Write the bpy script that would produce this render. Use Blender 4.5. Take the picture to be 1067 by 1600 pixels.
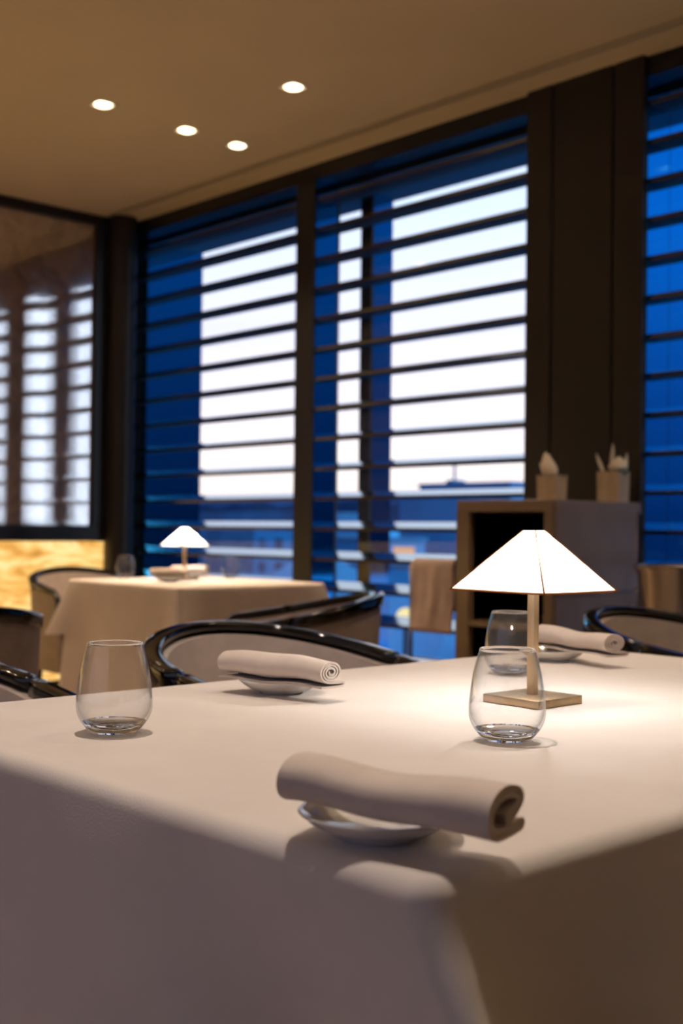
import bpy, bmesh, math, random
from mathutils import Vector, Matrix
PI = math.pi
sc = bpy.context.scene
for o in list(bpy.data.objects):
    bpy.data.objects.remove(o)
C = sc.collection
# ------------------------------------------------------------------ camera
EYE = Vector((0, 0, .986)); FOC_PX = 1878.0
yaw, pitch, roll = math.radians(47.18), math.radians(.866), math.radians(.655)
fw = Vector((-math.sin(yaw)*math.cos(pitch), math.cos(yaw)*math.cos(pitch), math.sin(pitch)))
rt = Vector((math.cos(yaw), math.sin(yaw), 0)); up = rt.cross(fw)
r2 = rt*math.cos(roll)+up*math.sin(roll); u2 = -rt*math.sin(roll)+up*math.cos(roll)
cam_d = bpy.data.cameras.new('camera'); cam = bpy.data.objects.new('camera', cam_d); C.objects.link(cam)
m = Matrix((r2, u2, -fw)).transposed().to_4x4(); m.translation = EYE
cam.matrix_world = m
cam_d.sensor_fit = 'VERTICAL'; cam_d.sensor_height = 36; cam_d.lens = FOC_PX/1600*36
cam_d.dof.use_dof = True; cam_d.dof.focus_distance = 1.38; cam_d.dof.aperture_fstop = 5.2
cam_d.clip_start = .05; cam_d.clip_end = 4000
sc.camera = cam
sc.view_settings.view_transform = 'Standard'; sc.view_settings.look = 'None'
sc.view_settings.gamma = 1; sc.view_settings.use_curve_mapping = False
sc.view_settings.exposure = 0
sc.cycles.use_denoising = True
sc.cycles.max_bounces = 14; sc.cycles.transmission_bounces = 10; sc.cycles.transparent_max_bounces = 12
sc.cycles.sample_clamp_indirect = 6
# ------------------------------------------------------------------ dusk sky
class N:
    """tiny helper for node graphs"""
    def __init__(s, tree):
        s.t = tree; s.t.nodes.clear()
    def n(s, kind, **kw):
        nd = s.t.nodes.new(kind)
        for k, v in kw.items():
            if k.startswith('_'): setattr(nd, k[1:], v)
            else:
                nd.inputs[k.replace('__', ' ')].default_value = v
        return nd
    def l(s, a, b): s.t.links.new(a, b)
    def math(s, op, a, b=None, c=None, clamp=False):
        nd = s.t.nodes.new('ShaderNodeMath'); nd.operation = op; nd.use_clamp = clamp
        for i, v in enumerate((a, b, c)):
            if v is None: continue
            if isinstance(v, (int, float)): nd.inputs[i].default_value = v
            else: s.l(v, nd.inputs[i])
        return nd.outputs[0]
    def smooth(s, v, a, b):
        nd = s.t.nodes.new('ShaderNodeMapRange'); nd.interpolation_type = 'SMOOTHSTEP'
        s.l(v, nd.inputs['Value']); nd.inputs['From Min'].default_value = a; nd.inputs['From Max'].default_value = b
        return nd.outputs[0]
    def ramp(s, v, stops, interp='LINEAR'):
        nd = s.t.nodes.new('ShaderNodeValToRGB'); cr = nd.color_ramp; cr.interpolation = interp
        while len(cr.elements) < len(stops): cr.elements.new(.5)
        for e, (p, c) in zip(cr.elements, stops):
            e.position = p; e.color = (*c, 1) if len(c) == 3 else c
        s.l(v, nd.inputs[0]); return nd.outputs[0]
    def mix(s, f, a, b, blend='MIX'):
        nd = s.t.nodes.new('ShaderNodeMix'); nd.data_type = 'RGBA'; nd.blend_type = blend
        for i, v in ((0, f), (6, a), (7, b)):
            if isinstance(v, (int, float)): nd.inputs[i].default_value = v
            elif isinstance(v, tuple): nd.inputs[i].default_value = (*v, 1)
            else: s.l(v, nd.inputs[i])
        return nd.outputs[2]

w = bpy.data.worlds.new('dusk_sky'); sc.world = w; w.use_nodes = True
g = N(w.node_tree)
tc = g.n('ShaderNodeTexCoord'); sep = g.n('ShaderNodeSeparateXYZ'); g.l(tc.outputs['Generated'], sep.inputs[0])
el = g.math('MULTIPLY', g.math('ARCSINE', sep.outputs[2]), 180/PI)           # degrees above the horizon
az = g.math('MULTIPLY', g.math('ARCTAN2', sep.outputs[0], sep.outputs[1]), 180/PI)  # degrees, 0 = straight out of the windows
e01 = g.math('DIVIDE', g.math('ADD', el, 10), 100)                            # -10..90 deg -> 0..1
S = 2.0
bright = g.ramp(e01, [(0, (.10/S, .14/S, .22/S)), (.095, (.5/S, .5/S, .6/S)), (.105, (1.35/S, 1.12/S, .95/S)), (.135, (1.45/S, 1.3/S, 1.25/S)),
                      (.19, (1.15/S, 1.13/S, 1.3/S)), (.26, (.95/S, 1.15/S, 1.45/S)), (.33, (1.6/S, 1.85/S, 2/S)), (.5, (.5/S, .9/S, 1.6/S)), (.65, (.06/S, 1.1/S, 3.4/S)), (1, (.04/S, 1.0/S, 3.2/S))])
blue = g.ramp(e01, [(0, (.004, .02, .07)), (.10, (.006, .03, .12)), (.16, (.015, .09, .34)), (.24, (.01, .22, .75)), (.3, (.01, .21, .72)), (.42, (.01, .10, .40)), (1, (.03, 1.0, 3.2))])
cl_n = g.n('ShaderNodeTexNoise', Scale=3.0, Detail=4.0, Roughness=.5)
mp = g.n('ShaderNodeMapping', _vector_type='POINT'); mp.inputs['Scale'].default_value = (1, 1, 9)
g.l(tc.outputs['Generated'], mp.inputs[0]); g.l(mp.outputs[0], cl_n.inputs['Vector'])
cl = g.smooth(cl_n.outputs[0], .42, .68)
cloudy = g.mix(g.math('MULTIPLY', cl, .16), bright, (.42, .44, .60))
west = g.math('MULTIPLY', g.smooth(az, -115, -85), g.math('SUBTRACT', 1, g.smooth(az, -24, -2)))
east = g.math('MULTIPLY', g.smooth(az, 59.1, 59.7), g.math('SUBTRACT', 1, g.smooth(az, 80, 100)))
lobe = g.math('MAXIMUM', west, east)
cloudy = g.mix(g.math('MULTIPLY', east, .5), cloudy, (4.5, 5.2, 6.2))
dim = g.math('SUBTRACT', 1, g.math('MULTIPLY', g.smooth(az, 30, 47), .66))
dim = g.math('MULTIPLY', dim, g.math('ADD', .22, g.math('MULTIPLY', .78, g.smooth(az, 20, 29))))
dim = g.math('MULTIPLY', dim, .5)
blue = g.mix(1, blue, (1, 1, 1), 'MULTIPLY'); bl_s = g.n('ShaderNodeVectorMath', _operation='SCALE'); g.l(blue, bl_s.inputs[0]); g.l(dim, bl_s.inputs['Scale'])
skyc = g.mix(lobe, bl_s.outputs[0], cloudy)
back = g.smooth(g.math('ABSOLUTE', az), 118, 140)
skyc = g.mix(back, skyc, (.20, .195, .27))
bg = g.n('ShaderNodeBackground', Strength=S); g.l(skyc, bg.inputs[0])
ow = g.n('ShaderNodeOutputWorld'); g.l(bg.outputs[0], ow.inputs[0])

# ------------------------------------------------------------------ materials
MATS = {}
def mat(name, col=(.5, .5, .5), rough=.5, metal=0, spec=.5, coat=0, bump=None, **kw):
    mt = bpy.data.materials.new(name); mt.use_nodes = True
    g = N(mt.node_tree)
    p = g.n('ShaderNodeBsdfPrincipled'); o = g.n('ShaderNodeOutputMaterial'); g.l(p.outputs[0], o.inputs[0])
    p.inputs['Base Color'].default_value = (*col, 1); p.inputs['Roughness'].default_value = rough
    p.inputs['Metallic'].default_value = metal; p.inputs['Specular IOR Level'].default_value = spec
    p.inputs['Coat Weight'].default_value = coat; p.inputs['Coat Roughness'].default_value = .04
    for k, v in kw.items(): p.inputs[k.replace('__', ' ')].default_value = v
    tcn = g.n('ShaderNodeTexCoord')
    if bump:
        kind, scale, strength, dist = bump
        if kind == 'weave':
            a = g.n('ShaderNodeTexWave', _bands_direction='X', Scale=scale); b = g.n('ShaderNodeTexWave', _bands_direction='Y', Scale=scale)
            c = g.n('ShaderNodeTexNoise', Scale=14.0, Detail=3.0)
            for q in (a, b, c): g.l(tcn.outputs['Object'], q.inputs['Vector'])
            d_ = g.n('ShaderNodeTexNoise', Scale=scale*2, Detail=1.0); g.l(tcn.outputs['Object'], d_.inputs['Vector']); h = g.math('ADD', g.math('MULTIPLY', d_.outputs[0], .25), c.outputs[0])
        else:
            c = g.n('ShaderNodeTexNoise', Scale=scale, Detail=5.0); g.l(tcn.outputs['Object'], c.inputs['Vector']); h = c.outputs[0]
        bp = g.n('ShaderNodeBump', Strength=strength, Distance=dist); g.l(h, bp.inputs['Height']); g.l(bp.outputs[0], p.inputs['Normal'])
    MATS[name] = mt; mt['g'] = 0
    return mt, g, p, tcn, o
def tint(mname, c1, c2, scale=6, detail=4, stretch=(1, 1, 1), lo=.35, hi=.65, **kw):
    """material whose own colour varies with a noise"""
    mt, g, p, tcn, o = mat(mname, c1, **kw)
    nz = g.n('ShaderNodeTexNoise', Scale=float(scale), Detail=float(detail)); mp = g.n('ShaderNodeMapping'); mp.inputs['Scale'].default_value = stretch
    g.l(tcn.outputs['Object'], mp.inputs[0]); g.l(mp.outputs[0], nz.inputs['Vector'])
    g.l(g.mix(g.smooth(nz.outputs[0], lo, hi), c1, c2), p.inputs['Base Color'])
    return mt, g, p, tcn, o
tint('cloth', (.80, .745, .705), (.77, .715, .675), 9, rough=.9, spec=.2, bump=('weave', 220., .22, .004), Sheen__Weight=.15)
tint('napkin', (.74, .65, .585), (.70, .61, .55), 30, rough=.9, spec=.2, bump=('weave', 400., .25, .002), Sheen__Weight=.2)
tint('towel', (.50, .39, .33), (.45, .35, .30), 20, rough=.95, spec=.1, bump=('weave', 300., .3, .002))
mat('porcelain', (.80, .77, .73), .12, spec=.6, coat=.6)
mat('black_lacquer', (.003, .003, .004), .07, spec=.45, coat=.35)
tint('grey_leather', (.48, .41, .38), (.43, .37, .34), 25, rough=.55, spec=.35, bump=('noise', 180., .12, .002))
tint('taupe_leather', (.32, .25, .21), (.28, .22, .185), 25, rough=.5, spec=.35, bump=('noise', 180., .12, .002))
tint('brushed_brass', (.90, .69, .43), (.84, .64, .41), 60, rough=.42, metal=1, stretch=(1, 1, .05))
tint('ceiling_paint', (.86, .76, .53), (.83, .735, .515), 2, rough=.9, spec=.1)
mat('dark_frame', (.012, .011, .012), .42, spec=.4)
tint('bronze_panel', (.022, .018, .016), (.026, .021, .018), 3, rough=.45, metal=.3, stretch=(1, 1, .2))
mat('dark_slat', (.009, .007, .007), .16, spec=.55, coat=.4)
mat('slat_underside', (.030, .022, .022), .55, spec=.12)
tint('cabinet_lacquer', (.24, .17, .12), (.21, .15, .105), 8, rough=.3, spec=.5, coat=.3)
tint('cabinet_door', (.20, .165, .155), (.18, .15, .14), 8, rough=.38, spec=.4)
mat('cabinet_inside', (.03, .022, .017), .5)
tint('bounce_floor', (.36, .26, .18), (.40, .29, .20), 2.5, rough=.3, spec=.5)  # unseen floor, colour raised to bounce light up to the ceiling
tint('room_wall', (.07, .06, .055), (.06, .05, .045), 3, rough=.8)
tint('steel', (.50, .47, .45), (.42, .40, .39), 40, rough=.22, metal=1, stretch=(1, 1, .03))
tint('flower_pot', (.52, .40, .27), (.44, .33, .21), 25, rough=.6, stretch=(1, 1, .4))
mat('petal', (.78, .70, .56), .5, Subsurface__Weight=.1)
mat('leaf', (.02, .05, .02), .4)
mat('soffit', (.02, .03, .06), .5)
mat('stem', (.05, .03, .02), .6)
mat('trim_white', (.75, .68, .58), .4)
mat('fin_glass', (.08, .62, .90), .035, metal=1)
tint('dusk_tint_facade', (.03, .25, .52), (.02, .19, .42), .12, rough=.8)  # blue of the dusk light put into the facade colour
tint('dusk_tint_roof', (.015, .13, .28), (.03, .22, .42), .2, rough=.7)  # roofs also carry the blue dusk light in their albedo
tint('dusk_tint_pale_facade', (.05, .45, .80), (.04, .36, .70), .15, rough=.8)  # paler walls, tinted with the same blue dusk light
tint('dusk_tint_ground', (.015, .13, .27), (.03, .25, .46), .02, rough=.9)  # ground colour holds the blue dusk light too
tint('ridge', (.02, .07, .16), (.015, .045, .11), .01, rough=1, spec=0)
def emit(name, col, s):
    mt = bpy.data.materials.new(name); mt.use_nodes = True; g = N(mt.node_tree)
    e = g.n('ShaderNodeEmission', Strength=float(s)); e.inputs[0].default_value = (*col, 1)
    o = g.n('ShaderNodeOutputMaterial'); g.l(e.outputs[0], o.inputs[0]); MATS[name] = mt; return mt, g, e
emit('bulb', (1, .97, .92), 430)
emit('downlight_lens', (1, .80, .50), 9)
emit('street_globe', (1, .85, .42), 1.1)
emit('lit_windows', (1, .55, .32), .8)
emit('sunlit_orange', (1, .48, .22), .55)
# clear drinking glass
mt = bpy.data.materials.new('clear_glass'); mt.use_nodes = True; g = N(mt.node_tree)
gl = g.n('ShaderNodeBsdfGlass', IOR=1.5, Roughness=0.0); o = g.n('ShaderNodeOutputMaterial'); g.l(gl.outputs[0], o.inputs[0]); MATS['clear_glass'] = mt
# window panes: clear with a fresnel reflection
mt = bpy.data.materials.new('window_glass'); mt.use_nodes = True; g = N(mt.node_tree)
a = g.n('ShaderNodeBsdfTransparent'); a.inputs[0].default_value = (.97, .98, 1, 1); b = g.n('ShaderNodeBsdfGlossy', Roughness=0.0)
geo = g.n('ShaderNodeNewGeometry'); dt = g.n('ShaderNodeVectorMath', _operation='DOT_PRODUCT'); g.l(geo.outputs['Normal'], dt.inputs[0]); g.l(geo.outputs['Incoming'], dt.inputs[1])
fr = g.math('ADD', .03, g.math('MULTIPLY', .6, g.math('POWER', g.math('SUBTRACT', 1, g.math('ABSOLUTE', dt.outputs['Value'])), 5)))
ms = g.n('ShaderNodeMixShader'); g.l(fr, ms.inputs[0]); g.l(a.outputs[0], ms.inputs[1]); g.l(b.outputs[0], ms.inputs[2])
o = g.n('ShaderNodeOutputMaterial'); g.l(ms.outputs[0], o.inputs[0]); MATS['window_glass'] = mt
# thin blown glass wall of the tumblers (too thin to bend the view): clear with a fresnel reflection
mt = bpy.data.materials.new('thin_glass'); mt.use_nodes = True; g = N(mt.node_tree)
a = g.n('ShaderNodeBsdfTransparent'); b = g.n('ShaderNodeBsdfGlossy', Roughness=0.0)
geo = g.n('ShaderNodeNewGeometry'); dt = g.n('ShaderNodeVectorMath', _operation='DOT_PRODUCT'); g.l(geo.outputs['Normal'], dt.inputs[0]); g.l(geo.outputs['Incoming'], dt.inputs[1])
f5 = g.math('POWER', g.math('SUBTRACT', 1, g.math('ABSOLUTE', dt.outputs['Value'])), 3.6)
fr = g.math('ADD', .05, g.math('MULTIPLY', .9, f5)); ms = g.n('ShaderNodeMixShader'); g.l(fr, ms.inputs[0])
g.l(g.mix(g.math('POWER', f5, .6), (.997, .997, .997), (.86, .88, .90)), a.inputs[0])
g.l(a.outputs[0], ms.inputs[1]); g.l(b.outputs[0], ms.inputs[2]); o = g.n('ShaderNodeOutputMaterial'); g.l(ms.outputs[0], o.inputs[0]); MATS['thin_glass'] = mt
# lamp shade: translucent parchment
mt = bpy.data.materials.new('parchment'); mt.use_nodes = True; g = N(mt.node_tree)
a = g.n('ShaderNodeBsdfDiffuse'); a.inputs[0].default_value = (.9, .84, .74, 1); b = g.n('ShaderNodeBsdfTranslucent'); b.inputs[0].default_value = (.98, .92, .82, 1)
ms = g.n('ShaderNodeMixShader'); ms.inputs[0].default_value = .85; g.l(a.outputs[0], ms.inputs[1]); g.l(b.outputs[0], ms.inputs[2])
o = g.n('ShaderNodeOutputMaterial'); g.l(ms.outputs[0], o.inputs[0]); MATS['parchment'] = mt
mt2 = mt.copy(); mt2.name = 'parchment_trim'; MATS['parchment_trim'] = mt2
for nd in mt2.node_tree.nodes:
    if nd.type == 'BSDF_TRANSLUCENT': nd.inputs[0].default_value = (.38, .19, .06, 1)
    if nd.type == 'BSDF_DIFFUSE': nd.inputs[0].default_value = (.35, .19, .06, 1)
# glazed stone wall panel
mt, g, p, tcn, o = mat('stone_panel', (.2, .16, .13), .10, spec=1.0, coat=1.0)
p.inputs['Coat IOR'].default_value = 3.6; p.inputs['Coat Roughness'].default_value = .03
n1 = g.n('ShaderNodeTexNoise', Scale=2.2, Detail=9.0, Roughness=.65, Distortion=.6); g.l(tcn.outputs['Object'], n1.inputs['Vector'])
g.l(g.ramp(n1.outputs[0], [(.3, (.24, .15, .10)), (.5, (.42, .30, .21)), (.58, (.30, .20, .14)), (.72, (.55, .43, .32))]), p.inputs['Base Color'])
wv = g.n('ShaderNodeTexWave', _bands_direction='Y', Scale=30.0, Distortion=1.0); g.l(tcn.outputs['Object'], wv.inputs['Vector'])
bp = g.n('ShaderNodeBump', Strength=.035, Distance=.002); g.l(wv.outputs[1], bp.inputs['Height']); g.l(bp.outputs[0], p.inputs['Coat Normal'])
# backlit onyx
mt, g, e = emit('onyx', (1, 1, 1), 1.0)
tcn = g.n('ShaderNodeTexCoord'); mp = g.n('ShaderNodeMapping'); mp.inputs['Scale'].default_value = (1, .8, 2.6); g.l(tcn.outputs['Object'], mp.inputs[0])
n1 = g.n('ShaderNodeTexNoise', Scale=3.4, Detail=7.0, Roughness=.55, Distortion=1.2); g.l(mp.outputs[0], n1.inputs['Vector'])
g.l(g.ramp(n1.outputs[0], [(.28, (.55, .22, .04)), (.42, (.95, .48, .11)), (.52, (1.15, .70, .22)), (.64, (1.25, .92, .42)), (.78, (.95, .50, .12))]), e.inputs[0])

# ------------------------------------------------------------------ mesh helpers
def obj(name, bm, mname, parent=None, smooth=False, loc=None):
    me = bpy.data.meshes.new(name)
    bmesh.ops.recalc_face_normals(bm, faces=bm.faces)
    bm.to_mesh(me); bm.free()
    if smooth:
        me.shade_smooth()
        if smooth != 'all': me.set_sharp_from_angle(angle=math.radians(38))
    me.materials.append(MATS[mname])
    o = bpy.data.objects.new(name, me); C.objects.link(o)
    if parent: o.parent = parent
    if loc: o.location = loc
    return o
def tag(o, label=None, cat=None, group=None, kind=None):
    for k, v in (('label', label), ('category', cat), ('group', group), ('kind', kind)):
        if v: o[k] = v
    return o
def thing(name, label, cat, loc=(0, 0, 0), rz=0, group=None):
    o = bpy.data.objects.new(name, None); o.empty_display_size = .05; C.objects.link(o)
    o.location = loc; o.rotation_euler = (0, 0, rz)
    return tag(o, label, cat, group)
def box(bm, x0, x1, y0, y1, z0, z1, bev=0):
    v = [bm.verts.new((x, y, z)) for x in (x0, x1) for y in (y0, y1) for z in (z0, z1)]
    fs = [bm.faces.new([v[i] for i in q]) for q in ((0, 1, 3, 2), (4, 6, 7, 5), (0, 4, 5, 1), (2, 3, 7, 6), (0, 2, 6, 4), (1, 5, 7, 3))]
    if bev:
        es = list({e for f in fs for e in f.edges})
        bmesh.ops.bevel(bm, geom=es, offset=bev, segments=3, profile=.5, affect='EDGES')
    return bm
def bx(*a, **k):
    return box(bmesh.new(), *a, **k)
def struct(name, bm, mname, smooth=False, parent=None):
    o = obj(name, bm, mname, parent, smooth)
    if not parent: tag(o, kind='structure')
    return o
def lathe(bm, prof, seg=64, cx=0, cy=0, closed=False):
    rings = []
    for r, z in prof:
        if r < 1e-6: rings.append([bm.verts.new((cx, cy, z))])
        else: rings.append([bm.verts.new((cx+r*math.cos(2*PI*i/seg), cy+r*math.sin(2*PI*i/seg), z)) for i in range(seg)])
    pairs = list(zip(rings, rings[1:])) + ([(rings[-1], rings[0])] if closed else [])
    for a, b in pairs:
        for i in range(seg):
            j = (i+1) % seg
            if len(a) == 1 and len(b) == 1: continue
            if len(a) == 1: bm.faces.new((a[0], b[i], b[j]))
            elif len(b) == 1: bm.faces.new((a[i], b[0], a[j]))
            else: bm.faces.new((a[i], b[i], b[j], a[j]))
    return bm
def skin(bm, rows, close_rows=True, caps=True):
    """rows: lists of points, one section each"""
    R = [[bm.verts.new(p) for p in row] for row in rows]
    n = len(R[0])
    for a, b in zip(R, R[1:]):
        for i in range(n if close_rows else n-1):
            j = (i+1) % n
            bm.faces.new((a[i], a[j], b[j], b[i]))
    if caps and close_rows:
        bm.faces.new(R[0]); bm.faces.new(R[-1])
    return bm
def spline(pts, n):
    """Catmull-Rom through pts"""
    out = []
    P = [pts[0]]+list(pts)+[pts[-1]]
    for k in range(len(pts)-1):
        p0, p1, p2, p3 = (Vector(P[k+i]) for i in range(4))
        for i in range(n):
            t = i/n
            out.append(.5*((2*p1)+(p2-p0)*t+(2*p0-5*p1+4*p2-p3)*t*t+(-p0+3*p1-3*p2+p3)*t**3))
    out.append(Vector(pts[-1])); return out
def copy_tree(o, parent=None):
    c = o.copy(); C.objects.link(c); c.parent = parent
    for ch in [x for x in bpy.data.objects if x.parent == o]: copy_tree(ch, c)
    return c

# ------------------------------------------------------------------ room shell
CZ, WY, LX = 2.926, 4.2, -6.7
struct('floor', bx(-6.9, 3.2, -3.2, 4.6, -.1, 0), 'bounce_floor')
bm = bmesh.new(); box(bm, -6.9, 3.2, -3.2, 3.971, CZ, CZ+.1); box(bm, -6.9, 3.2, 4.037, 4.2, CZ, CZ+.1); box(bm, -6.9, 3.2, 3.9, 4.1, CZ+.10, CZ+.14)
struct('ceiling', bm, 'ceiling_paint')
struct('trim_1', bx(-6.7, 3.0, 3.973, 4.035, CZ+.012, CZ+.09), 'dark_frame')
bm = bmesh.new(); box(bm, -6.7, 3.0, 4.000, 4.006, CZ, CZ+.012); struct('trim_2', bm, 'ceiling_paint')
struct('wall_left', bx(-6.9, LX, -3.2, 4.42, 0, CZ+.1), 'bronze_panel')
struct('wall_right', bx(3.0, 3.2, -3.2, 4.6, 0, CZ+.1), 'room_wall')
bm = bmesh.new()
box(bm, -6.9, -3.6, -3.2, -3.0, 0, CZ+.1); box(bm, 1.6, 3.2, -3.2, -3.0, 0, CZ+.1); box(bm, -3.6, 1.6, -3.2, -3.0, 0, .35); box(bm, -3.6, 1.6, -3.2, -3.0, 2.75, CZ+.1)
struct('wall_back', bm, 'room_wall')
bm = bmesh.new()
for i in range(5): box(bm, -3.6+1.27*i, -3.54+1.27*i, -3.1, -3.04, .35, 2.75)
for i in range(6): box(bm, -3.6, 1.6, -3.09, -3.05, .35+.47*i, .39+.47*i)
f4 = struct('window_4', bm, 'dark_frame'); struct('pane', bx(-3.6, 1.6, -3.074, -3.068, .35, 2.75), 'window_glass', parent=f4)
# front (window) wall: low wall, ledge, header, mullions, pillar
bm = bmesh.new()
box(bm, LX, 3.0, 4.2, 4.36, 0, .33); box(bm, LX, 3.0, 4.2, 4.36, 2.845, CZ+.1)
box(bm, -4.904, -4.758, 4.19, 4.36, .33, 2.845); box(bm, -3.326, -2.731, 4.2, 4.42, .33, 2.845); box(bm, -1.25, 3.0, 4.2, 4.42, .33, 2.845)
struct('wall_front', bm, 'dark_frame')
bm = bmesh.new()
box(bm, -3.326, -3.190, 4.17, 4.2, 0, CZ, bev=.002); box(bm, -3.180, -2.880, 4.17, 4.2, 0, CZ, bev=.002); box(bm, -2.870, -2.731, 4.17, 4.2, 0, CZ, bev=.002)
struct('trim_3', bm, 'bronze_panel')
struct('trim_4', bx(LX, -1.25, 3.93, 4.2, .345, .375, bev=.004), 'dark_slat')
# window panes and exterior reveal fins, column, soffit
WIN = [(1, -6.66, -4.904), (2, -4.758, -3.326), (3, -2.731, -1.25)]
for n, a, b in WIN:
    f = bmesh.new(); t = .028
    box(f, a, a+.003, 4.352, 4.372, .33, 2.845); box(f, b-t, b, 4.352, 4.372, .33, 2.845); box(f, a, b, 4.352, 4.372, .33, .33+t); box(f, a, b, 4.352, 4.372, 2.845-t, 2.845)
    fo = struct('window_%d' % n, f, 'dark_frame')
    struct('pane', bx(a+.004, b-.01, 4.358, 4.366, .34, 2.84), 'window_glass', parent=fo)
bm = bmesh.new()
box(bm, -6.70, -6.60, 4.375, 4.81, -3, 3.3)      # reveal beside window 1
box(bm, -2.74, -2.727, 4.421, 5.0, -3, 3.3)       # pillar reveal
box(bm, -2.731, -2.727, 4.2, 4.42, .38, 2.845); box(bm, -4.758, -4.754, 4.2, 4.35, .38, 2.845)
struct('wall_outer', bm, 'fin_glass')
bm = bmesh.new(); box(bm, -4.734, -4.731, 4.605, 4.752, -3, 3.3); struct('trim_5', bm, 'fin_glass')
struct('trim_6', bx(-4.823, -4.735, 4.593, 4.752, -3, 3.3), 'dark_frame')
bm = bmesh.new(); box(bm, LX, 3.0, 4.39, 4.8, 2.845, 3.3); struct('trim_7', bm, 'soffit')

# louvre slats: one thing per window, every blade a part
for n, a, b, lab in ((1, -6.66, -4.905, 'dark glossy louvre blind of wide horizontal slats on the window nearest the stone panel'),
                     (2, -4.757, -3.328, 'dark glossy louvre blind of wide slats on the middle window, left of the black pillar'),
                     (3, -2.729, -1.26, 'dark louvre blind against blue panes, right of the black pillar')):
    bl = thing('louvre_blind', lab, 'blind', ((a+b)/2, WY, .38), group='louvre blinds of the window wall')
    hw = (b-a)/2
    bd = None
    for k in range(-5, 10):
        z = 1.305+.1585*k-.38
        if bd is None:
            bm = bmesh.new()
            prof = [(0, -.005), (-.004, .003), (0, .012), (.02, .0165), (.06, .025), (.11, .0355), (.15, .044), (.153, .036), (.15, .004), (.14, -.001), (.07, -.004), (.02, -.006)]
            skin(bm, [[(x, y, zz) for y, zz in prof] for x in (-hw+.004, hw-.004)])
            bd = obj('slat', bm, 'dark_slat', bl, True); bd.location = (0, 0, z)
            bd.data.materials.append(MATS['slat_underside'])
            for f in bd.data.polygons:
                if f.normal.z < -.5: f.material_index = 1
        else:
            c = bd.copy(); C.objects.link(c); c.parent = bl; c.location = (0, 0, z)
    obj('side_rail', bx(hw-.008, hw, 0, .15, -.02, 2.45), 'dark_frame', bl)

# left wall: framed glazed stone panel above, backlit onyx below
pn = thing('stone_wall_panel', 'tall framed panel of brown stone reflecting the windows, above the glowing onyx', 'wall panel', (LX, 1.4, .9))
bm = bmesh.new(); FX = .20
def bl_(y0, y1, z0, z1, x0=0, x1=FX): box(bm, x0, x1, y0-1.4, y1-1.4, z0-.9, z1-.9)
bl_(-1.2, 4.035, 2.865, CZ-.002); bl_(-1.2, 4.035, .905, .995); bl_(3.925, 4.035, .995, 2.865); bl_(-1.2, -1.0, .995, 2.865)
obj('frame', bm, 'dark_frame', pn)
obj('stone_slab', bx(.02, FX-.025, -2.4, 2.53, .095, 1.965), 'stone_panel', pn)
on = thing('onyx_wall_light', 'glowing amber onyx panel, backlit, below the dark stone panel', 'wall light', (LX, 1.4, 0))
obj('onyx_slab', bx(.02, FX-.01, -2.4, 2.612, .06, .897), 'onyx', on)
obj('frame', bx(0, FX+.005, 2.614, 2.65, 0, .90), 'dark_frame', on)
# round column in the corner
bm = bmesh.new(); lathe(bm, [(0, 0), (.088, 0), (.088, CZ), (0, CZ)], 48, -6.46, 4.09); struct('trim_8', bm, 'bronze_panel', True)

# ------------------------------------------------------------------ ceiling downlights
def downlight(x, y, label, power=26, cone=80, group='square downlights set in the ceiling'):
    t = thing('downlight', label, 'ceiling light', (x, y, CZ), 0, group)
    bm = bmesh.new(); s, i = .055, .043
    for a in (box,): 
        a(bm, -s, s, -s, -i, -.004, .0); a(bm, -s, s, i, s, -.004, .0); a(bm, -s, -i, -i, i, -.004, 0); a(bm, i, s, -i, i, -.004, 0)
    obj('trim_ring', bm, 'trim_white', t)
    bm = bmesh.new(); lathe(bm, [(0, -.010), (.02, -.0095), (.034, -.006), (.040, -.001), (.040, 0), (0, 0)], 32); obj('lens', bm, 'downlight_lens', t, True)
    ld = bpy.data.lights.new('downlight_lamp', 'SPOT'); ld.energy = power*3.2; ld.color = (1, .82, .68) if x > -1.5 else (1, .70, .43); ld.spot_size = math.radians(cone); ld.spot_blend = .6; ld.shadow_soft_size = .035
    lo = bpy.data.objects.new('downlight_lamp', ld); C.objects.link(lo); lo.parent = t; lo.location = (0, 0, -.02)
    return t
downlight(-4.78, 2.91, 'glowing square downlight farthest left on the ceiling')
downlight(-4.80, 3.39, 'glowing square downlight, middle of the row of three towards the windows')
downlight(-4.81, 3.71, 'glowing square downlight closest to the ceiling slot')
downlight(-4.00, 3.39, 'glowing square downlight, topmost in the photo, with its diamond trim showing')
for i, (x, y, pw) in enumerate([(-1.30, .85, 31), (-1.1, 1.9, 13), (-3.4, .9, 20), (-1.95, 3.2, 24), (1.6, 1.6, 8), (-5.2, .8, 26), (-3.6, -1.4, 20), (-6.0, 2.4, 16)]):
    downlight(x, y, 'square downlight outside the view', pw, 84, 'downlights over the near part of the room')

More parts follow.
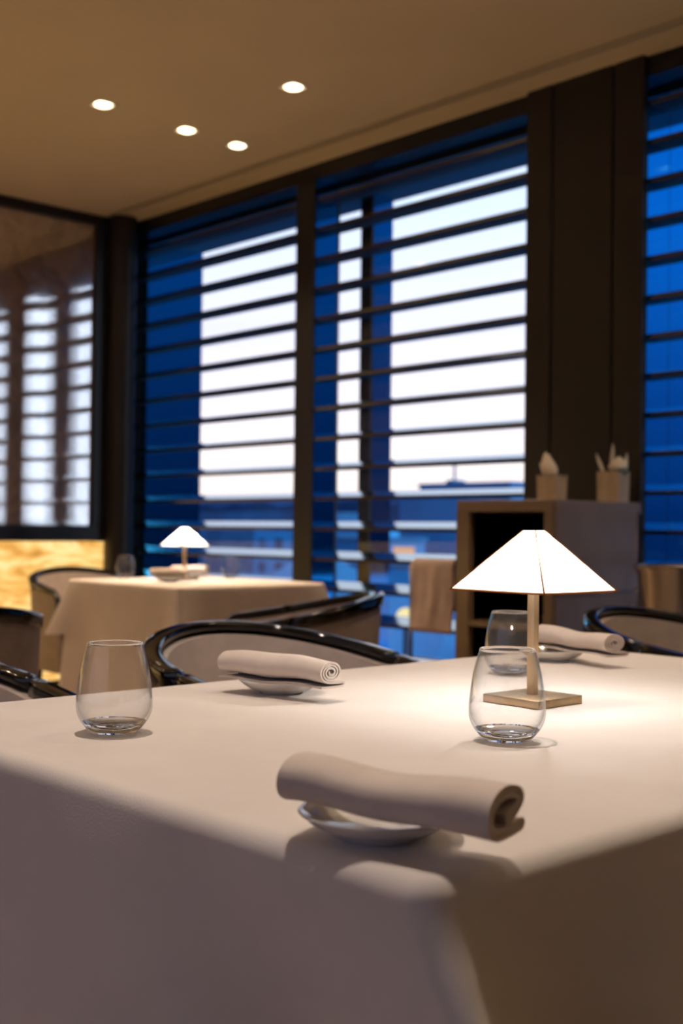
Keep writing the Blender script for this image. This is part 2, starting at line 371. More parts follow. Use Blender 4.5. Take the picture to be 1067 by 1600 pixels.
# unseen uplighters, added to brighten the ceiling
up0 = thing('added_uplighter', 'black uplighter added outside the view to brighten the ceiling', 'floor lamp', (.7, 3.2, 0), group='added uplighters outside the view')
bm = bmesh.new(); lathe(bm, [(0, 0), (.15, 0), (.15, .012), (.02, .025), (0, .025)], 32); obj('base', bm, 'dark_frame', up0, True)
bm = bmesh.new(); lathe(bm, [(0, .02), (.012, .02), (.012, 1.72), (0, 1.72)], 16); obj('pole', bm, 'dark_frame', up0, True)
bm = bmesh.new(); lathe(bm, [(0, 1.70), (.03, 1.70), (.14, 1.80), (.142, 1.80), (.138, 1.802), (.03, 1.712), (0, 1.712)], 32); obj('lamp_shade', bm, 'dark_frame', up0, True)
ld = bpy.data.lights.new('added_uplight', 'SPOT'); ld.energy = 85; ld.color = (1, .78, .54); ld.spot_size = math.radians(130); ld.spot_blend = .5; ld.shadow_soft_size = .05
lo = bpy.data.objects.new('added_uplight', ld); C.objects.link(lo); lo.parent = up0; lo.location = (0, 0, 1.81); lo.rotation_euler = (PI, 0, 0)
bpy.context.view_layer.update()
u_ = copy_tree(up0); u_.location = (-5.8, -.4, 0)
# ------------------------------------------------------------------ table cloths and tables
def cloth_bm(x0, x1, y0, y1, z, D, flare=(.3, .3, .3, .3), seed=1, fold=.25, dirs=None, rr=.014, ext=0., cw=.075, steps=16, cr=.034):
    """cloth lying on a rectangle and hanging down D; flare: how far each corner (x0y0, x1y0, x1y1, x0y1) kicks out per metre of drop"""
    rnd = random.Random(seed)
    cs = [(x0, y0), (x1, y0), (x1, y1), (x0, y1)]
    dd = dirs or [(-.7, -.7), (.7, -.7), (.7, .7), (-.7, .7)]
    per = []
    ia = [PI, PI*1.5, 0, PI*.5]
    for k in range(4):
        cx, cy = cs[k]; sx = 1 if cx == x0 else -1; sy = 1 if cy == y0 else -1
        ox, oy = cx+sx*cr, cy+sy*cr
        for i in range(9):
            an = ia[k]+i/8*PI/2
            per.append((ox+cr*math.cos(an), oy+cr*math.sin(an), math.cos(an), math.sin(an)))
        nx, ny = cs[(k+1) % 4]; sx2 = 1 if nx == x0 else -1; sy2 = 1 if ny == y0 else -1
        an = ia[k]+PI/2
        ax, ay = ox+cr*math.cos(an), oy+cr*math.sin(an)
        bx_, by_ = nx+sx2*cr+cr*math.cos(an), ny+sy2*cr+cr*math.sin(an)
        n = max(6, int(math.hypot(bx_-ax, by_-ay)/.018))
        for i in range(1, n): per.append((ax+(bx_-ax)*i/n, ay+(by_-ay)*i/n, math.cos(an), math.sin(an)))
    L = [0]
    for i in range(1, len(per)): L.append(L[-1]+math.hypot(per[i][0]-per[i-1][0], per[i][1]-per[i-1][1]))
    ph = [(rnd.uniform(.5, 1), rnd.uniform(9, 16), rnd.uniform(0, 6)), (rnd.uniform(.3, .7), rnd.uniform(18, 30), rnd.uniform(0, 6)), (rnd.uniform(.6, 1), rnd.uniform(4, 7), rnd.uniform(0, 6))]
    levels = [('in', .006), ('in', 0)]+[('arc', i/6*PI/2) for i in range(1, 7)]+[('drop', (i/steps)) for i in range(1, steps+1)]
    rows = []
    for kind, v in levels:
        row = []
        for i, (px, py, nx, ny) in enumerate(per):
            if kind == 'in': row.append((px-nx*(rr+v), py-ny*(rr+v), z)); continue
            if kind == 'arc': row.append((px-nx*rr*(1-math.sin(v)), py-ny*rr*(1-math.sin(v)), z-rr*(1-math.cos(v)))); continue
            hang = D
            ex = ey = 0; hc = 0
            for k in range(4):
                cx, cy = cs[k]; dk = math.hypot(px-cx, py-cy)
                wgt = math.exp(-(dk/cw)**2)
                hc += math.exp(-(dk/(.32))**1.5)
                ex += dd[k][0]*flare[k]*wgt; ey += dd[k][1]*flare[k]*wgt
                wd = math.exp(-((dk-.17)/.10)**2)*.35   # cloth tucks in beside the corner
                ex -= nx*flare[k]*wd; ey -= ny*flare[k]*wd
            hang += ext*hc
            d = rr+(hang-rr)*v
            f = sum(a*math.sin(w_*L[i]+q) for a, w_, q in ph)*.012*fold
            q = d*d/(d+.05)
            o = f*d/.3
            row.append((px+nx*(o+.002+.02*d)+ex*q, py+ny*(o+.002+.02*d)+ey*q, z-d))
        rows.append(row)
    bm = bmesh.new()
    R = [[bm.verts.new(p) for p in row] for row in rows]
    n = len(per)
    for a, b in zip(R, R[1:]):
        for i in range(n):
            j = (i+1) % n; bm.faces.new((a[i], a[j], b[j], b[i]))
    bm.faces.new(R[0])
    return bm
def table(name_label, x0, x1, y0, y1, ztop, seed):
    t = thing('dining_table', name_label, 'table', ((x0+x1)/2, (y0+y1)/2, 0))
    hx, hy = (x1-x0)/2-.012, (y1-y0)/2-.012
    obj('tabletop', bx(-hx, hx, -hy, hy, ztop-.03, ztop-.004, bev=.006), 'cabinet_inside', t)
    for sx in (-1, 1):
        for sy in (-1, 1):
            bm = bmesh.new(); cx, cy = sx*(hx-.08), sy*(hy-.08); box(bm, cx-.025, cx+.025, cy-.025, cy+.025, 0, ztop-.03, bev=.004)
            obj('leg', bm, 'cabinet_inside', t)
table('long dining table hidden under the near cream cloth', -1.508, -.548, .593, 2.06, .75, 1)
cl = obj('tablecloth', cloth_bm(-1.51, -.545, .590, 2.062, .75, .50, flare=(.25, .85, .25, .25), seed=4, fold=.8, dirs=[(-.7, -.7), (.98, -.1), (.7, .7), (-.7, .7)], rr=.018, ext=.05, cw=.05, cr=.026), 'cloth', None, 'all')
tag(cl, 'large cream cloth over the near table, filling the lower half of the photo', 'tablecloth')
TX0, TX1, TY0, TY1 = -4.86, -3.97, 2.80, 3.60
table('small square table under cream cloths near the windows', TX0+.01, TX1-.01, TY0+.01, TY1-.01, .745, 2)
cl = obj('tablecloth', cloth_bm(TX0+.004, TX1-.004, TY0+.004, TY1-.004, .746, .72, flare=(.06, .06, .06, .06), seed=8, fold=1.0, ext=.0, steps=14), 'cloth', None, 'all')
tag(cl, 'floor length cream undercloth of the small table near the windows', 'tablecloth')
cl = obj('tablecloth', cloth_bm(TX0, TX1, TY0, TY1, .75, .215, flare=(.55, .35, .45, .4), seed=11, fold=.7, ext=.035, cw=.11), 'cloth', None, 'all')
tag(cl, 'short cream top cloth with pointed corners on the small far table', 'tablecloth')

# ------------------------------------------------------------------ table lamps
def table_lamp(x, y, label):
    t = thing('table_lamp', label, 'table lamp', (x, y, .75), 0, 'pyramid shade table lamps')
    obj('base', bx(-.0485, .0485, -.0485, .0485, 0, .0115, bev=.0012), 'brushed_brass', t, True)
    pz = bx(-.0058, .0058, -.0058, .0058, .0115, .222, bev=.0007)
    obj('pole', pz, 'brushed_brass', t, True)
    zb, zt, b, a = .1555, .2385, .0818, .0105
    bm = bmesh.new()
    def ring(z, h): return [bm.verts.new(p) for p in ((-h, -h, z), (h, -h, z), (h, h, z), (-h, h, z))]
    A = ring(zb, b); B = ring(zt, a)
    for i in range(4):
        j = (i+1) % 4
        bm.faces.new((A[i], A[j], B[j], B[i]))
    bm.faces.new(B)
    sh = obj('lamp_shade', bm, 'parchment', t)
    # bound edges of the shade
    bm = bmesh.new(); r = .0013
    def bar(p, q, r):
        p, q = Vector(p), Vector(q); d = (q-p).normalized(); s = d.orthogonal().normalized(); u = d.cross(s)
        skin(bm, [[tuple(c+(s*math.cos(k*PI/3)+u*math.sin(k*PI/3))*r) for k in range(6)] for c in (p, q)])
    cb = [(-b, -b), (b, -b), (b, b), (-b, b)]
    for i in range(4):
        j = (i+1) % 4
        bar((*cb[i], zb+.0005), (*cb[j], zb+.0005), r)
        bar((*cb[i], zb), (cb[i][0]/b*a, cb[i][1]/b*a, zt), r*.8)
    obj('piping', bm, 'parchment_trim', sh)
    bm = bmesh.new(); lathe(bm, [(0, .180), (.009, .182), (.0125, .188), (.0135, .196), (.011, .205), (.005, .211), (0, .212)], 24)
    for v in bm.verts: v.co.x += .0
    # LED bulb round the pole head
    obj('bulb', bm, 'bulb', t, True)
    return t
lamp = table_lamp(-1.042, 1.330, 'lit pyramid table lamp on the near table, behind two clear glasses')
bpy.context.view_layer.update()
l2 = copy_tree(lamp); l2.location = (-4.50, 3.20, .75)
l2['label'] = 'small lit pyramid lamp on the far table by the windows'

# ------------------------------------------------------------------ tumblers
def tumbler(x, y, label, rz=0):
    out = [(0, 0), (.022, 0), (.0255, .0008), (.0285, .003), (.0335, .0085), (.038, .0145), (.0412, .0205), (.0432, .028), (.0435, .037), (.0428, .048), (.0410, .062), (.0385, .076), (.0352, .090), (.0314, .1035)]
    sp = spline([(r, z, 0) for r, z in out[1:]], 4)
    prof = [(0, .0012), (.018, .0010), (.0215, 0)]+[(p[0], p[1]) for p in sp]
    prof += [(.0311, .1041), (.0306, .1042), (.0303, .1036)]
    inn = [(.0303, .1033), (.0341, .0898), (.0374, .076), (.0398, .062), (.0416, .048), (.0422, .037), (.0416, .030), (.0390, .0225), (.0345, .0165), (.027, .0122), (.016, .0100), (.006, .0094)]
    prof += [(p[0], p[1]) for p in spline([(r, z, 0) for r, z in inn], 4)][1:]+[(0, .0093)]
    bm = bmesh.new(); lathe(bm, prof, 72)
    for f in bm.faces: f.material_index = 1 if (.0128 < f.calc_center_median().z < .1022) else 0
    o = obj('drinking_glass', bm, 'clear_glass', None, 'all', (x, y, .7503)); o.rotation_euler.z = rz
    o.data.materials.append(MATS['thin_glass'])
    return tag(o, label, 'glass', 'clear stemless tumblers')
gt = tumbler(-.871, 1.066, 'clear stemless tumbler in front of the near lamp base')
for x, y, lab in ((-1.192, .752, 'clear stemless tumbler standing alone near the left edge of the near table'),
                  (-1.270, 1.562, 'clear stemless tumbler partly hidden behind the front tumbler, beside the lamp pole'),
                  (-4.82, 3.09, 'clear tumbler on the far table, to the left of its lamp'),
                  (-4.60, 3.54, 'clear tumbler on the far table, to the right of its lamp')):
    c = gt.copy(); C.objects.link(c); c.location = (x, y, .7503); c['label'] = lab

# ------------------------------------------------------------------ plates
def plate(x, y, label):
    prof = [(0, .0035), (.026, .0035), (.028, 0), (.031, 0), (.033, .0035), (.044, .0065), (.054, .0125), (.0615, .0185), (.0625, .0196), (.0618, .0206), (.059, .0196), (.050, .0138), (.041, .0092), (.031, .0066), (.015, .006), (0, .006)]
    bm = bmesh.new(); lathe(bm, prof, 80)
    o = obj('bread_plate', bm, 'porcelain', None, 'all', (x, y, .7503))
    return tag(o, label, 'plate', 'small white bread plates')
# ------------------------------------------------------------------ napkins
def napkin_bm(L, style, seed):
    """a folded linen napkin rolled flat; axis along x; style 'spiral' or 'open'"""
    rnd = random.Random(seed)
    pts = []
    rx, rz = .0235, .0155
    if style == 'spiral':
        turns = 3.3; n = 110
        for i in range(n+1):
            t = i/n; a = -PI/2-.2-turns*2*PI*(1-t); k = .16+.84*t**.9
            pts.append((rx*k*math.cos(a), rz*(k**1.0)*math.sin(a)+rz))
        tail = [(.006, -.0008), (.018, -.001), (.027, -.0008), (.0285, -.0035), (.024, -.0062), (.008, -.0066), (-.012, -.0060), (-.022, -.005)]
        # tail continues beneath the roll and folds back once
        base = pts[-1]
        tail = [(base[0]+.012, -.0006), (.014, -.0012), (.026, -.0012), (.0295, -.0036), (.026, -.0062), (.010, -.0068), (-.012, -.0064), (-.021, -.0058)]
        pts += [(p[0], p[1]) for p in spline([(base[0], base[1], 0)]+[(a, b, 0) for a, b in tail], 5)][1:]
    else:
        # C-shaped roll left open on one side with two loose layers under it
        main = [(.0285, .0030), (.010, .0022), (-.012, .0026), (-.0235, .0080), (-.0270, .0170), (-.0225, .0270), (-.0080, .0330), (.0100, .0325), (.0235, .0285), (.0275, .0235), (.0240, .0185), (.0120, .0130), (.0020, .0100)]
        mp_ = spline([(a, b, 0) for a, b in main], 6); off = []
        for i in range(len(mp_)):
            p0 = mp_[max(0, i-1)]; p1 = mp_[min(len(mp_)-1, i+1)]; d = (p1-p0).normalized()
            off.append((mp_[i].x+d.y*.0046, mp_[i].y-d.x*.0046))
        pts = off[::-1]+[(.0312, .0052)]+[(p.x, p.y) for p in mp_]
    th = .00150 if style == 'spiral' else .0020
    def sect(sc_, dz):
        nor = []
        for i in range(len(pts)):
            a = pts[max(0, i-1)]; b = pts[min(len(pts)-1, i+1)]
            dx, dz_ = b[0]-a[0], b[1]-a[1]; l = math.hypot(dx, dz_) or 1
            nor.append((-dz_/l, dx/l))
        lft = [(p[0]+n[0]*th, p[1]+n[1]*th) for p, n in zip(pts, nor)]
        rgt = [(p[0]-n[0]*th, p[1]-n[1]*th) for p, n in zip(pts, nor)]
        return lft+rgt[::-1]
    base = sect(1, 0); bm = bmesh.new(); rows = []; M = 26
    w1, w2, p1 = rnd.uniform(1.5, 2.5), rnd.uniform(4, 6), rnd.uniform(0, 6)
    for k in range(M+1):
        u = k/M; x = (u-.5)*L
        s = 1+.05*math.sin(w1*u*3+p1)+.02*math.sin(w2*u*3+p1)
        bend = .0045*math.sin(w1*u*2+p1); sag = .0012*math.sin(w2*u*2)
        e = .0012*(1 if k in (0, M) else 0)
        row = []
        for i, (a, b) in enumerate(base):
            slant = .0035*math.sin(i/len(base)*PI*2*3)*(1 if k == M else (.6 if k == 0 else 0))*0
            row.append((x+slant, a*s+bend, b*(1+.07*math.sin(w1*u*2.4+p1+1))+sag+.0072))
        rows.append(row)
    R = [[bm.verts.new(p) for p in row] for row in rows]
    n = len(base)
    for a, b in zip(R, R[1:]):
        for i in range(n):
            j = (i+1) % n; bm.faces.new((a[i], a[j], b[j], b[i]))
    h = n//2
    for row in (R[0], R[-1]):
        for i in range(h-1): bm.faces.new((row[i], row[i+1], row[n-2-i], row[n-1-i]))
    return bm
def napkin(x, y, deg, label, style='spiral', seed=1, L=.19, z=.7665, flip=False, tilt=0):
    o = obj('linen_napkin', napkin_bm(L, style, seed), 'napkin', None, True, (x, y, z))
    o.rotation_euler = (0, math.radians(tilt), math.radians(deg)+(PI if flip else 0))
    return tag(o, label, 'napkin', 'rolled linen napkins on the bread plates')
plate(-.662, .656, 'small white bread plate nearest the camera, at the front corner of the near table')
napkin(-.628, .640, 15, 'rolled taupe napkin nearest the camera, open end to the right', 'open', 3, L=.180, tilt=1.5)
plate(-1.335, 1.122, 'small plate at the back edge of the near table, under the spiral ended napkin')
napkin(-1.303, 1.090, 8, 'rolled cream napkin at the back edge of the near table, its spiral end showing', 'spiral', 5, L=.190, z=.772)
plate(-1.365, 1.800, 'small white plate right of the near lamp, towards the far corner')
napkin(-1.309, 1.800, -13.5, 'rolled cream napkin to the right of the near lamp pole', 'spiral', 9, L=.207, z=.772)
plate(-4.39, 3.04, 'small plate on the far table, in front of its lamp')
napkin(-4.39, 3.04, 30, 'rolled napkin on the far table, in front of its lamp', 'spiral', 12, L=.17, z=.772)
plate(-4.68, 3.36, 'small plate on the far table, behind its lamp')
napkin(-4.68, 3.36, 25, 'rolled napkin on the far table, behind its lamp', 'spiral', 14, L=.18, z=.772)

# ------------------------------------------------------------------ tub chairs
def tub_chair(label, inner='grey_leather', outer='taupe_leather'):
    t = thing('tub_chair', label, 'chair', (0, 0, 0), 0, 'black rimmed tub chairs')
    R = .285; zb, za = .785, .695
    def plan(a, r=R):   # a in degrees: 0 = back centre
        s = abs(a)
        if s <= 90: x, y = -r*math.cos(math.radians(a)), r*math.sin(math.radians(a))
        else:
            x = (s-90)/60*.29; y = math.copysign(r*(1-.10*((s-90)/60)**2), a)
        return x, y
    def height(a):
        s = min(1, abs(a)/140); k = s*s*(3-2*s)
        return zb+(za-zb)*k
    NA = 60; A = [-140+280*i/NA for i in range(NA+1)]
    # top rail: rounded lacquer band
    rows = []
    for i, a in enumerate(A):
        x, y = plan(a); x1, y1 = plan(a+.5); x0, y0 = plan(a-.5)
        tx, ty = x1-x0, y1-y0; l = math.hypot(tx, ty); nx, ny = ty/l, -tx/l   # outward
        if nx*x+ny*y < 0 and abs(a) < 90: nx, ny = -nx, -ny
        h = height(a); taper = 1-.35*max(0, (abs(a)-110)/30)
        row = []
        for k in range(12):
            q = 2*PI*k/12; cu, cv = math.cos(q), math.sin(q)
            cu = math.copysign(abs(cu)**.55, cu)*.020*taper; cv = (math.copysign(abs(cv)**.55, cv)*.0105+.009)*taper
            if cu > 0 and cv < .005: cv -= .020*min(1, cu/.012)
            row.append((x+nx*cu, y+ny*cu, h-.019+cv-max(0, (abs(a)-128)/12)**2*.05))
        rows.append(row)
    bm = bmesh.new(); skin(bm, rows); obj('top_rail', bm, 'black_lacquer', t, 'all')
    # shell: outer and inner upholstery
    def wall(r0, z0, zoff, bulge, thick):
        bm = bmesh.new(); rows = []
        for a in A[1:-1]:
            h = height(a)-.028
            sec = []
            nz = 8
            for s in range(nz+1):
                u = s/nz; z = z0+(h-z0)*u
                rr = r0+bulge*math.sin(u*PI)-(1-u)*.035
                sec.append((*plan(a, rr), z))
            for s in range(nz, -1, -1):
                u = s/nz; z = z0+(h-z0)*u
                rr = r0-thick+bulge*math.sin(u*PI)*.4-(1-u)*.035
                sec.append((*plan(a, rr), z))
            rows.append(sec)
        return skin(bm, rows)
    obj('shell', wall(R+.010, .30, 0, .006, .022), outer, t, True)
    obj('backrest', wall(R-.011, .42, 0, -.016, .020), inner, t, True)
    bm = bmesh.new()
    rows = []
    for z, k in ((.33, .80), (.36, .84), (.42, .855), (.445, .84), (.458, .78)):
        rows.append([(max(-1, min(1, math.cos(2*PI*i/40)))*R*k*(1.0 if math.cos(2*PI*i/40) < 0 else .92)+.02, math.sin(2*PI*i/40)*R*k, z) for i in range(40)])
    skin(bm, rows); obj('seat', bm, inner, t, True)
    for sx, sy in ((-1, -1), (-1, 1), (1, -1), (1, 1)):
        bm = bmesh.new(); cx, cy = sx*.17, sy*.19
        skin(bm, [[(cx+sx*.02+r*math.cos(k*PI/4), cy+sy*.02+r*math.sin(k*PI/4), z) if z == 0 else (cx+r*math.cos(k*PI/4), cy+r*math.sin(k*PI/4), z) for k in range(8)] for z, r in ((0, .010), (.335, .017))])
        obj('leg', bm, 'black_lacquer', t, True)
    return t
ch = tub_chair('tub chair with a black rim, directly behind the spiral ended napkin')
ch.location = (-1.83, 1.575, 0); ch.rotation_euler.z = 0
bpy.context.view_layer.update()
for x, y, dg, lab in ((-3.00, 2.56, 231, 'tub chair seen from its side, between the near table and the windows'),
                      (-3.15, 1.40, 170, 'tub chair cut by the left edge of the photo, grey back towards the camera'),
                      (-5.18, 3.13, -8, 'tub chair behind the far table, in front of the glowing onyx'),
                      (-1.89, .76, 6, 'tub chair low behind the left end of the near table'),
                      (-1.65, 2.81, 0, 'tub chair on the right, its upholstered inside turned to the camera')):
    c = copy_tree(ch); c.location = (x, y, 0); c.rotation_euler.z = math.radians(dg); c['label'] = lab

# ------------------------------------------------------------------ cabinet, pots, towel, cooler
cb = thing('sideboard_cabinet', 'brown lacquered cabinet with open shelves against the black pillar', 'cabinet', (-2.925, 3.84, 0))
X0, X1, Y0, Y1, H = -.240, .225, -.290, .290, 1.108
bm = bmesh.new(); t_ = .035
box(bm, X0, X1, Y0, Y1, H-.045, H, bev=.003); box(bm, X0, X1, Y0, Y1, 0, .08)
box(bm, X0, X0+t_+.03, Y0, Y1, .08, H-.045); box(bm, X1-t_, X1, Y0, Y1, .08, H-.045); box(bm, X0, X1, Y1-.02, Y1, .08, H-.045)
obj('body', bm, 'cabinet_lacquer', cb)
bm = bmesh.new(); box(bm, X0+t_+.03, X1-t_, Y0+.03, Y1-.02, .08, H-.045)
bmesh.ops.delete(bm, geom=[f for f in bm.faces if f.calc_center_median().y < Y0+.035], context='FACES'); obj('lining', bm, 'cabinet_inside', cb)
for z in (.62, .34): obj('shelf', bx(X0+t_+.03, X1-t_, Y0+.004, Y1-.02, z, z+.022), 'cabinet_lacquer', cb)
d = obj('door', bx(X1, X1+.014, Y0+.012, Y1-.075, .76, H-.004, bev=.002), 'cabinet_door', cb)
d = obj('door', bx(X1, X1+.014, Y0+.012, Y1-.075, .10, .75, bev=.002), 'cabinet_door', cb)
bm = bmesh.new(); bmesh.ops.create_uvsphere(bm, u_segments=16, v_segments=10, radius=.013); k = obj('knob', bm, 'steel', d, True); k.location = (X1+.026, Y1-.10, .70)
bm = bmesh.new(); box(bm, X0-.56, X0, .03, .042, .842, .854); box(bm, X0-.56, X0-.548, .03, .042, .0, .85); obj('towel_rail', bm, 'steel', cb)
# draped towel
tw = bmesh.new(); pr_ = []
rows = []
for i in range(21):
    u = i/20; x = -.12+.24*u
    wob = .006*math.sin(u*9)+.004*math.sin(u*21)
    path = [(-.026-wob*.5, -.315), (-.022+wob, -.20), (-.016+wob*.6, -.08), (-.012, -.015), (0, .004), (.012, -.015), (.020, -.10), (.024, -.22)]
    pp = spline([(a, b, 0) for a, b in path], 4)
    rows.append([(x+.003*math.sin(p[1]*30), p[0], p[1]) for p in pp])
skin(tw, rows, close_rows=False, caps=False)
o = obj('hanging_towel', tw, 'towel', None, 'all', (-3.575, 3.876, .8585)); md = o.modifiers.new('thick', 'SOLIDIFY'); md.thickness = .007; md.offset = 0
tag(o, 'folded taupe cloth hanging beside the brown cabinet, in front of the window', 'towel')
def pot(x, y, s, h, label, kind):
    t = thing('flower_pot', label, 'flower pot', (x, y, H+.0005), .1, 'square cream pots on the cabinet')
    bm = bmesh.new()
    rows = []
    for z, k in ((0, .94), (.003, .96), (h-.004, 1), (h, 1), (h, .93), (h-.02, .92)):
        rows.append([(a*s/2*k, b*s/2*k, z) for a, b in ((-1, -.97), (-.97, -1), (.97, -1), (1, -.97), (1, .97), (.97, 1), (-.97, 1), (-1, .97))])
    skin(bm, rows); obj('pot', bm, 'flower_pot', t, False)
    bm = bmesh.new(); rnd = random.Random(kind)
    for i in range(14):
        an = rnd.uniform(0, 2*PI); r = rnd.uniform(.0, .045); L = rnd.uniform(.03, .055)
        bx0, by0 = r*math.cos(an), r*math.sin(an); dx, dy = math.cos(an), math.sin(an)
        rows = []
        for u in range(6):
            v = u/5; wd = .012*math.sin(PI*(v*.9+.08)); c = (bx0+dx*L*v*.6, by0+dy*L*v*.6, h-.02+L*(v-.55*v*v))
            rows.append([(c[0]-dy*wd, c[1]+dx*wd, c[2]), (c[0], c[1], c[2]+.004), (c[0]+dy*wd, c[1]-dx*wd, c[2])])
        skin(bm, rows, False, False)
    obj('leaves', bm, 'leaf', t, 'all')
    def bud(px, py, pz, rx, rz_, tx, ty, nm='flower'):
        bm = bmesh.new(); rows = []
        for k2 in range(11):
            v = k2/10; rr = rx*math.sin(PI*min(1, (v**.75)))**.8*(1-.25*v)+.0008
            rows.append([(rr*math.cos(2*PI*q/20)*(1+.08*math.cos(3*2*PI*q/20))+tx*v*rz_, rr*math.sin(2*PI*q/20)*.8+ty*v*rz_, v*rz_) for q in range(20)])
        skin(bm, rows); f = obj(nm, bm, 'petal', t, 'all'); f.location = (px, py, pz)
        return f
    if kind == 1:
        bud(.012, -.02, h-.012, .034, .105, -.30, 0); bud(-.028, .0, h-.01, .014, .095, .12, .1); bud(-.040, .02, h-.01, .008, .065, -.45, 0)
    else:
        bud(.022, -.01, h-.005, .042, .066, .10, .05); bud(-.012, .02, h-.01, .013, .125, -.02, 0); bud(-.036, -.01, h-.008, .009, .085, -.42, 0)
        f = bud(.040, .02, h-.01, .009, .085, .1, 0)
    bm = bmesh.new()
    for (a, b, c, d2) in ((-.005, .01, .004, .13), (.01, .03, .02, .11)):
        skin(bm, [[(a+(c-a)*u+.0022*math.cos(q*PI/3), b+.0022*math.sin(q*PI/3), h-.01+d2*u) for q in range(6)] for u in (0, .5, 1)])
    obj('stem', bm, 'stem', t)
pot(-2.925, 3.845, .088, .104, 'square cream pot with one tall pale bud, on the left of the cabinet top', 1)
pot(-2.772, 4.04, .096, .122, 'square cream pot with a rounded pale bloom, on the right of the cabinet top', 2)
# wine cooler on stand
wc = thing('wine_cooler', 'brushed steel wine cooler with a lipped rim, right of the cabinet', 'wine cooler', (-2.10, 3.46, 0))
bm = bmesh.new(); lathe(bm, [(0, .60), (.11, .60), (.125, .62), (.150, .862), (.158, .872), (.160, .882), (.155, .886), (.146, .880), (.140, .86), (.118, .63), (0, .625)], 48); obj('bucket', bm, 'steel', wc, True)
for s in (-1, 1):
    bm = bmesh.new(); rows = []
    for i in range(13):
        a = i/12*PI; c = (s*(.148+.032*math.sin(a)), .035*math.cos(a), .80)
        rows.append([(c[0]+.005*math.cos(q*PI/3)*math.sin(a+.01), c[1]+.005*math.cos(q*PI/3)*math.cos(a), c[2]+.005*math.sin(q*PI/3)) for q in range(6)])
    skin(bm, rows); obj('handle', bm, 'steel', wc, True)
bm = bmesh.new(); lathe(bm, [(0, 0), (.15, 0), (.15, .008), (.03, .02), (.014, .05), (.014, .57), (.05, .59), (.115, .60), (0, .60)], 40); obj('stand', bm, 'steel', wc, True)

# ------------------------------------------------------------------ the town outside
struct('ground', bx(-1200, 400, 8, 1400, -20.4, -20), 'dusk_tint_ground')
rnd = random.Random(5); bm = bmesh.new(); front = []
NX = 90
rows = []
for i in range(NX+1):
    x = -1150+i*12.; hz = 27+2.2*math.sin(i*.7)+1.5*math.sin(i*1.9+1)+rnd.uniform(-.8, .9)
    rows.append([(x, 620, -20), (x, 640, hz*.8), (x, 660, hz), (x, 760, hz*.9), (x, 800, -20)])
skin(bm, rows); tag(obj('hills', bm, 'ridge'), kind='structure')
def building(x0, x1, y0, y1, z1, label, m1='dusk_tint_facade', roof='flat', wins=None, extra=None, z0=-20):
    t = thing('building', label, 'building', ((x0+x1)/2, (y0+y1)/2, z0), 0, 'buildings of the town outside')
    hx, hy, h = (x1-x0)/2, (y1-y0)/2, z1-z0
    obj('wall', bx(-hx, hx, -hy, hy, 0, h), m1, t)
    bm = bmesh.new()
    if roof == 'flat':
        box(bm, -hx-.15, hx+.15, -hy-.15, hy+.15, h, h+.35)
    else:
        v = [bm.verts.new(p) for p in ((-hx-.4, -hy-.4, h), (hx+.4, -hy-.4, h), (hx+.4, hy+.4, h), (-hx-.4, hy+.4, h), (-hx*.5, 0, h+roof), (hx*.5, 0, h+roof))]
        for q in ((0, 1, 5, 4), (2, 3, 4, 5), (1, 2, 5), (3, 0, 4), (0, 3, 2, 1)): bm.faces.new([v[i] for i in q])
    obj('roof', bm, 'dusk_tint_roof', t)
    if wins:
        nx, nz, mm = wins
        for i in range(nx):
            for j in range(nz):
                wx = -hx+2*hx*(i+.5)/nx; wz = h-1.8-j*3.0
                if wz < 1: continue
                bm = bx(wx-.72, wx+.72, -hy-.05, -hy+.02, wz-.7, wz+.7); obj('window', bm, mm, t)
    if extra: extra(t, hx, hy, h)
    return t
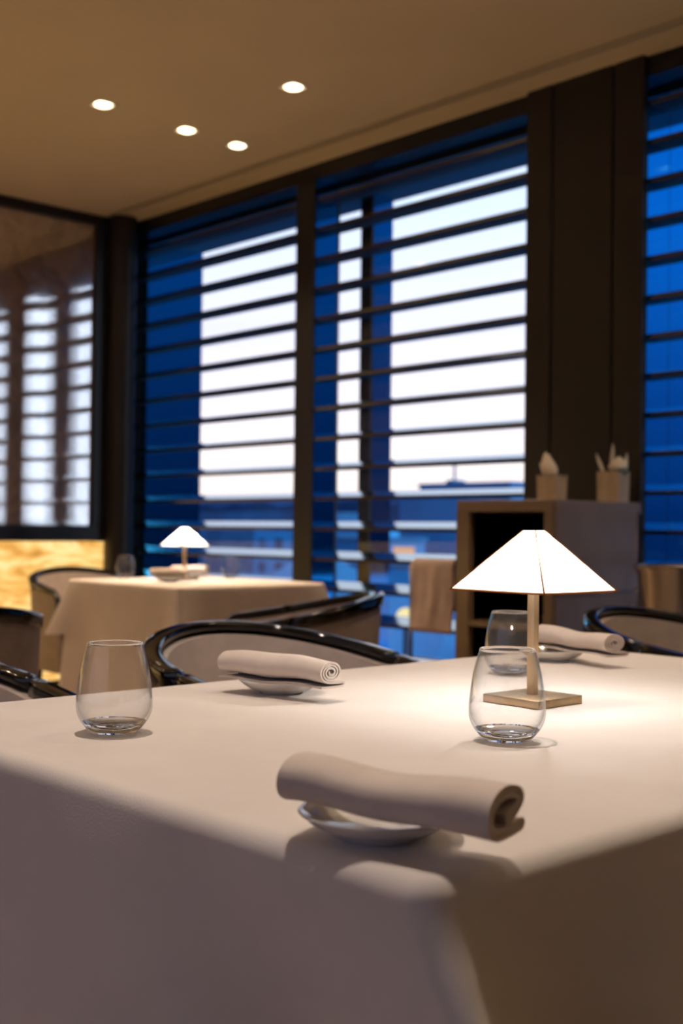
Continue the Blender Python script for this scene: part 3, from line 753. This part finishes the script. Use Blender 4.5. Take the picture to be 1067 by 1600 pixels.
def chim(t, hx, hy, h):
    obj('annex', bx(-hx-2.9, -hx, -hy, hy, 0, h-.75), 'dusk_tint_facade', t)
    obj('chimney', bx(-hx+.0, -hx+.9, -1, 1, h, h+.9), 'dusk_tint_roof', t)
    bm = bmesh.new(); box(bm, -hx+.2, -hx+.4, -.1, .1, h+.9, h+2.6); obj('mast', bm, 'dusk_tint_roof', t)
building(-85.3, -73.4, 90, 100, 5.5, 'long flat roofed building on the skyline with a rooftop mast', extra=chim)
building(-68, -62.9, 60, 67, .15, 'low building with an orange lit facade seen between window mullion and column', 'dusk_tint_facade', wins=(3, 3, 'lit_windows'))
building(-62.0, -48, 58, 68, -1.6, 'grey building block below the flat roofed one, one lit window', 'dusk_tint_pale_facade', wins=(4, 2, 'dusk_tint_roof'))
tw_ = thing('lit_sign_panel', 'small orange lit opening on a block seen through the middle window', 'lit window', (-56.2, 57.8, -1.2))
obj('panel', bx(-.9, .9, -.1, .1, 0, 1.1), 'lit_windows', tw_)
building(-158, -128, 110, 125, 3.2, 'long dark block seen beyond the far table lamp', 'dusk_tint_roof')
building(-120, -100, 96, 110, 1.0, 'pale block below the skyline behind the far table', 'dusk_tint_pale_facade', wins=(6, 2, 'dusk_tint_roof'))
building(-98, -90, 88, 96, -1.5, 'narrow pale house beside the window mullion', 'dusk_tint_pale_facade', roof=2.)
building(-57, -50.8, 40, 47, -4.2, 'hip roofed house behind the small far lamp', 'dusk_tint_pale_facade', roof=2.6)
building(-49.5, -44.5, 38, 46, -2.9, 'hip roofed house behind the right tumbler of the far table', 'dusk_tint_facade', roof=2.5)
building(-42, -32, 36, 42, -3.4, 'grey house with a low roof seen under the middle louvres', 'dusk_tint_pale_facade', roof=1.6)
building(-27, -20.5, 22, 27, -2.6, 'nearest house roof seen low through the middle window', 'dusk_tint_facade', roof=1.0)
gl_ = thing('street_lamp', 'pale yellow globe lamp outside, left of the hanging cloth', 'street lamp', (-16.55, 17.1, -20.75))
bm = bmesh.new(); bmesh.ops.create_uvsphere(bm, u_segments=24, v_segments=16, radius=.20); o = obj('globe', bm, 'street_globe', gl_, 'all'); o.location = (0, 0, 20.02)
bm = bmesh.new(); lathe(bm, [(0, 0), (.12, 0), (.06, .5), (.05, 19.8), (0, 19.8)], 16); obj('post', bm, 'dark_frame', gl_, True)
